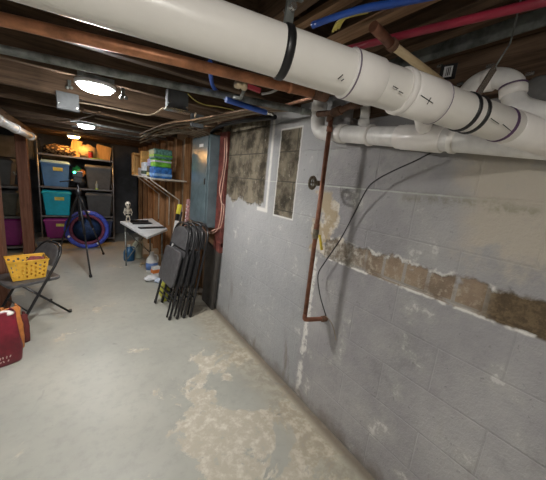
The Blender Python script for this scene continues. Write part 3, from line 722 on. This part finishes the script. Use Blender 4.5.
# left beam and pvc
solid('ceiling_beam', MB().bb(-.80, -.66, 3.0, 6.9, 1.805, 1.89), m_joisty, 'dark wooden beam running away over the left post', 'beam')
lpv = thing('drain_pipe', 'white plastic pipe running away at the upper left edge', 'pipe', (-.76, 4.7, 1.77))
la, lb = az(-40,103,1.75), az(31,137,1.75)
la.x = lb.x = -.62; la = Vector((-.62,2.6,1.75)); lb = Vector((-.61,5.6,1.73))
lpa, lpb = ay(-30, 105.5, 2.9), ay(31, 136.5, 5.1)
part('pipe_run', MB().tube([lpa, lpb], .042, 18), m_pvcd, lpv)
ld2 = (lpb-lpa).normalized(); 
part('end_elbow', MB().tube([lpb-ld2*.1, lpb+ld2*.03], .052, 18), m_pvcd, lpv)
part('coupling', seg(lpa+ld2*1.25, lpa+ld2*1.36, .050), m_pvcd, lpv)
part('coupling', seg(lpa+ld2*.55, lpa+ld2*.66, .050), m_pvcd, lpv)

# ------------------------------------------------------------------ storage shelves
def shelf_unit(x0, x1, y0, y1, zs, lab, Ht):
    t = thing('shelving_unit', lab, 'shelves', ((x0+x1)/2, (y0+y1)/2, 0))
    for x in (x0, x1):
        for y in (y0, y1):
            part('upright', MB().tube([(x,y,0),(x,y,Ht)], .012, 8), M('grey_steel_tube', (.30,.31,.34), .35, .7), t)
    for z in zs:
        m = MB().bb(x0, x1, y0, y1, z-.008, z)
        part('shelf', m, m_blackm, t)
        part('shelf_edge', MB().bb(x0, x1, y0-.012, y0, z-.022, z+.006), M('worn_shelf_edge', (.16,.16,.17), .4, .4), t)
    return t
XA, XB, YA, YB = -.60, .475, 6.05, 6.55
shelf_unit(XA, XB, YA, YB, (.09, .50, 1.0, 1.535), 'tall dark shelving unit on the far wall loaded with plastic bins', 1.80)
shelf_unit(-1.52, -.78, 5.55, 6.05, (.09, .55, 1.0), 'dark shelving unit at the far left behind the brown posts', 1.72)
def bin_(cx, cy, z, w, d, h, mat, lidm, lab, sticker=True, group='plastic storage bins on the shelves'):
    t = thing('storage_bin', lab, 'storage bin', (cx, cy, z), group)
    tub = bevel(part('tub', MB().taper((cx,cy), z+.002, z+h*.9, w*.80, d*.8, w*.95, d*.95), mat, t), .012, 3)
    part('rim', MB().taper((cx,cy), z+h*.86, z+h*.9, w, d, w, d), mat, t)
    bevel(part('lid', MB().taper((cx,cy), z+h*.9, z+h, w*1.02, d*1.02, w*.9, d*.9), lidm, t), .01)
    if sticker: part('sticker', MB().box((cx+w*.08, cy-d*.463, z+h*.68), (w*.32, .006, h*.13), (math.atan(.075*d/(h*.9))*1,0,0)), M('yellow_sticker', (.62,.58,.12), .5), tub, 'yellow label sticker')
    return t
gb = M('blue_grey_plastic', (.08,.21,.46), .35, 0, .1); tl = M('teal_plastic', (.008,.40,.56), .35, 0, .1); pu = M('magenta_purple_plastic', (.23,.02,.16), .4, 0, .1); bkp = M('charcoal_bin_plastic', (.085,.088,.092), .4, 0, .15)
pale = M('pale_blue_lid', (.22,.38,.55), .4, 0, .1)
bin_(-.375, 6.25, 1.0, .41, .42, .44, gb, pale, 'blue-grey bin with pale lid and yellow sticker on the upper shelf')
bin_(-.375, 6.25, .50, .41, .42, .44, tl, tl, 'bright teal bin on the middle shelf below the blue-grey bin')
bin_(-.375, 6.25, .09, .41, .42, .36, pu, pu, 'purple bin on the lowest shelf under the teal bin')
bin_(.25, 6.25, 1.0, .43, .42, .43, bkp, bkp, 'charcoal bin on the upper shelf at the right of the unit', False)
bin_(.25, 6.25, .50, .43, .42, .44, bkp, bkp, 'charcoal bin on the middle shelf at the right of the unit', False)
bin_(.25, 6.25, .09, .43, .42, .36, M('dark_navy_plastic', (.03,.05,.12), .4), bkp, 'dark navy bin on the lowest shelf behind the blue hoop', False)
bin_(-1.13, 5.8, 1.0, .60, .42, .40, bkp, bkp, 'black bin on the top shelf of the far left unit', False)
bin_(-1.10, 5.8, .55, .62, .42, .38, M('dark_olive_plastic', (.07,.07,.055), .5), bkp, 'dark olive bin on the middle shelf of the far left unit', False)
bin_(-1.05, 5.8, .09, .56, .42, .42, pu, pu, 'magenta bin on the lowest shelf of the far left unit', False)
# things on shelf tops
def rump(*a, **k): return rumple(*a, **k)
t_leo = NT('leopard_spotted_fleece'); v_ = t_leo.n('ShaderNodeTexVoronoi'); v_.inputs['Scale'].default_value = 22; t_leo.put(v_.inputs['Vector'], t_leo.co)
m_leo = t_leo.out(t_leo.mix(t_leo.ramp(v_.outputs['Distance'], .36, .5), (.55,.36,.17), (.05,.03,.02)), .9)
rump('fleece_blanket', (-.31, 6.27, 1.625), .15, (1.6,1.1,.62), m_leo, 'leopard spotted fleece blanket heaped on the shelf top', 'blanket', 12)
m_plyw = wood('pale_orange_wood', (.50,.28,.10), (.72,.45,.18), 2, 6, .1)
solid('wooden_board', MB().box((-.08,6.25,1.685), (.15,.04,.29), (0,.18,0)), m_plyw, 'slanting orange-lit wooden board left of the pale bundle', 'board')
rump('cloth_bundle', (.09, 6.27, 1.655), .13, (1.2,.9,.95), M('cream_cloth', (.60,.42,.22), .9, 0, .15), 'cream cloth bundle in the middle of the shelf top', 'bundle', 14)
j = thing('candle_jar', 'small dark red jar in front of the cream bundle', 'jar', (.135, 6.12, 1.535))
part('glass', MB().lathe([(.035,0),(.037,.01),(.037,.10),(.032,.11)], (.135,6.12,1.537), (0,0,1), 16), M('dark_red_glass', (.25,.02,.02), .2), j)
part('lid', MB().lathe([(.036,.11),(.036,.13),(.0,.132)], (.135,6.12,1.537), (0,0,1), 16), m_black, j)
solid('wooden_tray', MB().box((.335,6.27,1.675), (.24,.05,.25), (0,.15,0)), m_plyw, 'tilted wooden tray at the right end of the shelf top', 'tray')
solid('green_tray', MB().bb(.12,.32,6.07,6.2,1.537,1.551), M('lime_plastic', (.35,.60,.05), .5), 'thin lime green tray at the edge of the shelf top', 'tray')
rump('green_toy', (-.075, 6.20, 1.30), .07, (1,.9,1.1), M('bright_green_plush', (.05,.50,.12), .8, 0, .2), 'bright green toy beside the blue-grey bin', 'toy', 20)
rump('orange_toy', (.00, 6.16, 1.27), .06, (.9,.7,1.0), M('orange_plush', (.75,.28,.06), .8, 0, .3), 'orange toy wedged between green toy and charcoal bin', 'toy', 21)
rump('dark_bag', (-.02, 6.22, 1.11), .10, (.75,1,1.1), M('black_nylon', (.02,.022,.025), .6), 'black nylon bag under the two bright toys', 'bag', 22)
rump('dark_bag', (-.03, 6.24, .68), .11, (.75,1,1.55), M('black_nylon', (.02,.022,.025), .6), 'black nylon bag between teal and charcoal bins', 'bag', 23)
bw = thing('glass_bottle', 'clear bottle with yellow base standing on the shelf edge', 'bottle', (.21, 5.99, 1.0))
bw.location = (.21,6.02,1.006)
part('bottle_body', MB().lathe([(.02,.0),(.022,.03),(.022,.08),(.009,.11),(.009,.14)], (.21,5.99,1.0), (0,0,1), 12), M('greyish_glass', (.30,.36,.40), .15), bw)
part('base', MB().lathe([(.026,-.002),(.026,.012)], (.21,5.99,1.0), (0,0,1), 12), M('lime_plastic', (.35,.60,.05), .5), bw)
# blue and red folded hoop toy
rg_ = thing('play_hoop', 'blue and dark red folded fabric hoop leaning on the shelves', 'play tunnel', (-.0, 5.75, 0))
def ringpts(r, n, y, zc, ph=0, lean=.12): return [Vector((.0+r*math.cos(2*PI*i/n+ph), y+lean*(zc+r*math.sin(2*PI*i/n+ph)), zc+r*math.sin(2*PI*i/n+ph))) for i in range(n)]
part('outer_ring', MB().tube(ringpts(.292, 8, 5.72, .33, PI/8), .043, 12, close=True, curve=2), M('royal_blue_fabric', (.045,.08,.50), .5, 0, .35, 20), rg_)
part('inner_ring', MB().tube(ringpts(.235, 10, 5.70, .33), .028, 10, close=True, curve=3), M('dark_red_fabric', (.16,.03,.07), .6, 0, .3, 20), rg_)
rg_.location = (.045,5.64,-.0)
for a in (205, 300, 85): 
    q = Vector((.29*math.cos(math.radians(a)), 5.675+.12*(.345+.29*math.sin(math.radians(a))), .345+.29*math.sin(math.radians(a))))
    part('white_clip', MB().ball(q+Vector((0,-.01,0)), .02), m_white, rg_)
m_dblue = M('dark_blue_mesh', (.02,.05,.14), .7, 0, .4, 20)
part('net_disc', MB().lathe([(.0,0),(.2,.0),(.225,.01),(.0,.015)], (0.0,5.80,.33), (0,-1,.12), 24), m_dblue, rg_, 'dark blue net')
# small dark boxes on floor near shelf
solid('dark_crate', MB().taper((-.56,5.72), 0, .16, .12,.3,.14,.32), bkp, 'small dark crate on the floor left of the purple bin', 'crate')

# ------------------------------------------------------------------ tripod
tp = thing('tripod', 'tall black tripod standing in front of the storage shelves', 'tripod', (-.04, 4.75, 0))
tp.location = (-.04,4.75,0)
hub = Vector((-.055,4.78,1.02))
f1, f2, f3 = Vector((.051,4.05,.01)), Vector((.25,5.15,.01)), Vector((-.36,5.25,.01))
for f in (f1, f2, f3):
    mid = hub.lerp(f, .52)
    lg = part('leg', MB().tube([hub+(f-hub).normalized()*.03, mid], .017, 8).tube([mid, f], .011, 8), m_blackm, tp)
    part('rubber_foot', MB().tube([f+(hub-f).normalized()*.03, f], .018, 8), m_black, lg)
    part('brace', MB().tube([hub.lerp(f,.40), Vector((hub.x,hub.y,.72))], .007, 6), m_blackm, tp)
part('centre_column', MB().tube([Vector((hub.x,hub.y,.62)), Vector((hub.x,hub.y,1.20))], .013, 10), m_blackm, tp)
part('hub', MB().lathe([(.03,-.04),(.04,-.02),(.04,.03),(.02,.05)], hub, (0,0,1), 12), m_black, tp)
part('pan_handle', MB().tube([(hub.x,hub.y,1.20),(hub.x-.20,hub.y-.05,1.16)], .008, 8), m_blackm, tp)
part('head', MB().bb(hub.x-.045, hub.x+.045, hub.y-.035, hub.y+.035, 1.17, 1.24), m_black, tp)
cm = thing('small_device', 'small black device with a glowing green light on top of the tripod', 'device', (hub.x,hub.y,1.24))
bevel(part('housing', MB().bb(hub.x-.06, hub.x+.06, hub.y-.04, hub.y+.04, 1.241, 1.32), m_black, cm), .006)
part('indicator_light', MB().lathe([(.012,0),(.010,.006),(0,.008)], (hub.x-.035,hub.y-.04,1.30), (0,-1,0), 12), emit('green_led', (.02,1,.35), 12), cm, 'glowing green light')

# ------------------------------------------------------------------ table
tb = thing('folding_table', 'low white table against the stud wall', 'table', (.74, 4.05, 0))
ta = [Vector((.44,4.60,.62)), Vector((.615,3.47,.62)), Vector((.97,3.98,.62)), Vector((.95,4.95,.62))]
bevel(part('tabletop', MB().panel(ta, (0,0,1), .03), M('white_laminate', (.60,.62,.63), .4, 0, .08), tb), .005)
for p, q in ((ta[0]+Vector((.06,-.08,0)), (.50,4.45)), (ta[3]+Vector((-.05,-.1,0)), (.90,4.80)), (ta[1]+Vector((.06,.1,0)), (.68,3.62)), (ta[2]+Vector((-.05,.1,0)), (.94,4.15))):
    if p.y > 4 or p.x > .85: part('leg', MB().tube([(p.x,p.y,.62),(q[0],q[1],0)], .011, 8), m_iron, tb)
part('brace', MB().tube([(.52,4.47,.10),(.89,4.80,.50)], .008, 6).tube([(.52,4.47,.50),(.89,4.80,.10)], .008, 6), m_iron, tb)
solid('dark_cloth_strip', MB().hexa([Vector(p) for p in ((.60,4.05,.651),(.62,3.98,.651),(.95,4.02,.651),(.93,4.10,.651),(.60,4.05,.665),(.62,3.98,.665),(.95,4.02,.665),(.93,4.10,.665))]), m_black, 'dark rolled strip lying across the white table', 'cloth strip')
tr = thing('black_tray', 'flat black tray at the far end of the white table', 'tray', (.68,4.50,.651))
part('tray_floor', MB().box((.70,4.46,.656),(.26,.24,.006),(0,0,.15)), m_black, tr)
part('tray_rim', MB().box((.70,4.345,.664),(.26,.012,.022),(0,0,.15)).box((.70,4.575,.664),(.26,.012,.022),(0,0,.15)), m_black, tr)
# skeleton figurine
sk = thing('skeleton_figurine', 'small bone-coloured skeleton figurine on the far corner of the white table', 'figurine', (.53,4.52,.65))
m_bone = M('bone_plastic', (.60,.55,.46), .6, 0, .15, 30)
kx, ky, kz = .535, 4.50, .651
part('skull', MB().ball((kx,ky,kz+.265), .042, (.85,.95,1.0), 16, 10).ball((kx,ky-.012,kz+.222), .024, (.9,.9,.7)), m_bone, sk)
part('eye_socket', MB().ball((kx-.015,ky-.036,kz+.265), .011), m_black, sk); part('eye_socket', MB().ball((kx+.015,ky-.036,kz+.265), .011), m_black, sk)
rb_ = MB().tube([(kx,ky,kz+.08),(kx,ky,kz+.23)], .006, 6)
for i in range(4): rb_.tube([(kx+.034*math.cos(a), ky+.022*math.sin(a), kz+.135+.02*i) for a in [q*PI/6 for q in range(12)]], .0045, 6, close=True)
part('rib_cage', rb_, m_bone, sk)
part('pelvis', MB().ball((kx,ky,kz+.09), .026, (1.1,.7,.6)), m_bone, sk)
for s in (1, -1):
    part('arm', MB().tube([(kx+s*.036,ky,kz+.205),(kx+s*.055,ky,kz+.15),(kx+s*.04,ky-.03,kz+.11)], .006, 6), m_bone, sk)
    part('leg', MB().tube([(kx+s*.018,ky,kz+.085),(kx+s*.024,ky-.012,kz+.045),(kx+s*.02,ky,kz+.004)], .007, 6), m_bone, sk)
    part('foot', MB().ball((kx+s*.022,ky-.01,kz+.007), .012, (.8,1.4,.5)), m_bone, sk)

# ------------------------------------------------------------------ jugs on floor
def jug(x, y, h, r, mat, capm, label, lab2=None, group=None):
    t = thing('plastic_jug', label, 'jug', (x,y,0), group)
    part('body', MB().lathe([(r*.85,0),(r,.015),(r,h*.55),(r*.85,h*.68),(r*.4,h*.84),(r*.26,h*.90)], (x,y,0), (0,0,1), 20, 1, .8), mat, t)
    part('handle', MB().tube([(x+r*.25,y-.0,h*.86),(x+r*.75,y-.02,h*.84),(x+r*.95,y-.02,h*.68),(x+r*.9,y-.01,h*.5)], r*.13, 8, curve=4), mat, t)
    part('cap', MB().lathe([(r*.32,h*.88),(r*.32,h),(r*.28,h*1.0)], (x,y,0), (0,0,1), 14), capm, t)
    if lab2: part('paper_label', MB().lathe([(r*1.01,h*.14),(r*1.01,h*.48)], (x,y,0), (0,0,1), 20, 1, .82), lab2, t)
    return t
jug(.575, 4.72, .26, .08, M('dark_blue_jug', (.02,.10,.22), .35, 0, .2), M('pale_cap', (.5,.55,.55), .5), 'dark blue jug on the floor under the table end')
jug(.71, 4.86, .34, .085, M('cloudy_clear_jug', (.42,.46,.38), .3, 0, .2), M('pale_cap', (.5,.55,.55), .5), 'cloudy greenish jug behind the dark blue jug')
jug(.79, 4.08, .30, .082, m_white, m_white, 'white jug with blue label on the floor beneath the table', M('blue_print', (.12,.22,.50), .5))
cn = thing('small_carton', 'orange and white small carton in front of the white jug', 'carton', (.80,3.86,0))
bevel(part('body', MB().box((.80,3.86,.075),(.11,.07,.15),(0,0,.3)), m_white, cn), .01)
part('printed_band', MB().box((.80,3.86,.085),(.113,.073,.05),(0,0,.3)), M('orange_print', (.72,.22,.05), .5), cn)
rump('crumpled_paper', (.71, 3.72, .035), .07, (1.2,.9,.5), M('white_wrapper', (.66,.68,.72), .6, 0, .1), 'crumpled white wrapper on the floor left of the folded chairs', 'paper', 31)
rump('crumpled_paper', (.80, 3.62, .03), .06, (1.0,.9,.5), M('blue_white_wrapper', (.50,.58,.72), .6, 0, .3, 40), 'bluish wrapper on the floor behind the folded chairs', 'paper', 32)
# debris under table
for i, (x, y, r) in enumerate(((.72,4.45,.03),(.80,4.5,.025),(.68,4.35,.02))):
    rump('scrap', (x, y, r*.5), r, (1.2,1,.5), M('tan_scrap', (.40,.34,.24), .8), ('tan scrap on the floor nearest the cloudy jug','tan scrap on the floor nearest the stud wall','tan scrap on the floor nearest the white jug')[i], 'scrap', 40+i)
# long level, paint stick, broom
lv = thing('spirit_level', 'long white straightedge with a yellow end leaning behind the chairs', 'straightedge', (.80,3.27,0))
pa, pb = Vector((.835,3.46,.005)), Vector((1.02,3.60,1.04))
part('body', MB().bar(pa, pa.lerp(pb,.80), .075, .03, (-1,0,.2)), m_white, lv)
part('dark_grip', MB().bar(pa.lerp(pb,.80), pa.lerp(pb,.88), .077, .032, (-1,0,.2)), m_black, lv)
bevel(part('end_cap', MB().bar(pa.lerp(pb,.88), pb, .082, .038, (-1,0,.2)), M('bright_yellow_plastic', (.80,.72,.06), .45), lv), .008)
pb2 = thing('printed_tube', 'red and white printed strip leaning beside the breaker panel', 'strip', (.93,3.12,0))
qa, qb = Vector((.95,3.22,.005)), Vector((1.055,3.36,1.13))
part('body', MB().bar(qa, qb, .065, .025, (-1,0,.1)), M('dusty_pink_print', (.46,.24,.24), .6, 0, .5, 40), pb2)
for i in range(8):
    c = qa.lerp(qb, .66+.04*i); part('printed_mark', MB().bar(c+Vector((-.015,0,-.006)), c+Vector((-.015,.0,.006)), .035, .003, (-1,0,.1)), m_white, pb2)
br = thing('broom', 'broom with yellow-green bristles standing behind the folded chairs', 'broom', (.76,3.12,0))
part('bristles', MB().hexa([(.71,3.02,.0),(.80,3.02,.0),(.80,3.26,.0),(.71,3.26,.0),(.74,3.06,.18),(.79,3.06,.18),(.79,3.22,.18),(.74,3.22,.18)]), M('yellow_green_bristle', (.42,.42,.06), .8, 0, .4, 80), br)
part('handle', MB().tube([(.765,3.14,.17),(.92,3.16,1.0)], .012, 8), m_black, br)

# ------------------------------------------------------------------ wall shelf with brackets and goods
ws = thing('wall_shelf', 'narrow white wire-bracket shelf on the stud wall', 'shelf', (.92, 4.5, 1.33))
ys = (5.05, 4.45, 4.0)
m_wh = M('white_enamel_wire', (.62,.58,.50), .4)
part('board', MB().hexa([(.74,3.74,1.325),(sx(3.74)-.003,3.74,1.325),(sx(5.4)-.003,5.4,1.325),(.70,5.4,1.325),(.74,3.74,1.34),(sx(3.74)-.003,3.74,1.34),(sx(5.4)-.003,5.4,1.34),(.70,5.4,1.34)]), m_wh, ws)
for y in ys:
    a = sx(y)-.012
    part('bracket', MB().tube([(.74,y,1.315),(a,y,1.06),(a,y,.62)], .009, 6).tube([(.74,y,1.315),(a,y,1.315)], .008, 6), m_wh, ws)
def pack(name, x, y, z, w, d, h, mat, lab, cat='package', rot=0, bands=()):
    t = thing(name, lab, cat, (x,y,z), 'goods on the wall shelf')
    bevel(part('wrapper', MB().box((x,y,z+h/2),(w,d,h),(0,0,rot)), mat, t), .015, 3)
    for i, (z0, hh, mm) in enumerate(bands): part('printed_band', MB().box((x,y,z+z0+hh/2),(w*1.01,d*1.01,hh),(0,0,rot)), mm, t)
    return t
gm = M('lime_green_wrap', (.14,.46,.04), .4, 0, .4, 25); bm_ = M('blue_wrap', (.03,.16,.50), .35, 0, .5, 25); wm = M('pale_wrap', (.55,.60,.66), .45, 0, .2, 20)
mx_ = M('teal_mixed_wrap', (.10,.24,.22), .35, 0, .6, 40)
Z0 = 1.341
pack('paper_towels', .85, 3.92, Z0, .22, .28, .14, bm_, 'blue wrapped package at the near end of the wall shelf', bands=((.03,.03,M('pale_blue_print',(.25,.45,.75),.4)),))
pack('paper_towels', .85, 3.92, Z0+.141, .20, .28, .10, gm, 'lime green wrapped package lying on the blue package', bands=((.06,.02,wm),))
pack('paper_towels', .85, 3.95, Z0+.242, .22, .34, .12, mx_, 'clear and teal multipack topmost of the shelf stack', bands=((.03,.02,gm),))
pack('carton', .84, 4.24, Z0, .18, .14, .15, M('black_yellow_carton', (.05,.05,.03), .5, 0, .3), 'black and yellow carton beside the blue package', bands=((.02,.04,M('yellow_print',(.65,.6,.2),.5)),))
pack('paper_towels', .85, 4.26, Z0+.151, .17, .20, .10, M('lavender_wrap', (.25,.25,.45), .4, 0, .3), 'lavender package on the black and yellow carton')
pack('tissue_box', .84, 4.55, Z0, .20, .30, .20, wm, 'pale blue-white box in the middle of the wall shelf', bands=((.03,.05,M('dark_green_print',(.04,.08,.06),.5)),))
pack('carton', .84, 4.95, Z0, .18, .26, .12, M('pale_grey_carton',(.35,.35,.36),.6), 'grey carton between the wooden crate and pale box')
pack('carton', .84, 4.92, Z0+.121, .15, .10, .26, M('orange_carton',(.60,.34,.10),.6), 'upright orange carton standing on the grey carton')
cr = thing('wooden_crate', 'narrow wooden crate at the far end of the wall shelf', 'crate', (.82,5.25,Z0))
for zz in (0, .32): part('rail', MB().bb(.70,.94,5.16,5.38,Z0+zz,Z0+zz+.03), m_plyw, cr)
for (x, y) in ((.71,5.17),(.93,5.17),(.71,5.37),(.93,5.37)): part('corner_post', MB().bb(x-.012,x+.012,y-.012,y+.012,Z0+.03,Z0+.32), m_plyw, cr)
part('back_panel', MB().bb(.70,.93,5.36,5.372,Z0+.03,Z0+.32), m_plyw, cr)

# ------------------------------------------------------------------ world and view
w = bpy.data.worlds.new('world'); bpy.context.scene.world = w; w.use_nodes = True
w.node_tree.nodes['Background'].inputs[0].default_value = (.02,.02,.025,1); w.node_tree.nodes['Background'].inputs[1].default_value = .3
vs = bpy.context.scene.view_settings; vs.view_transform = 'Standard'; vs.look = 'None'; vs.gamma = 1; vs.use_curve_mapping = False; vs.exposure = 1.66
bpy.context.scene.cycles.max_bounces = 8
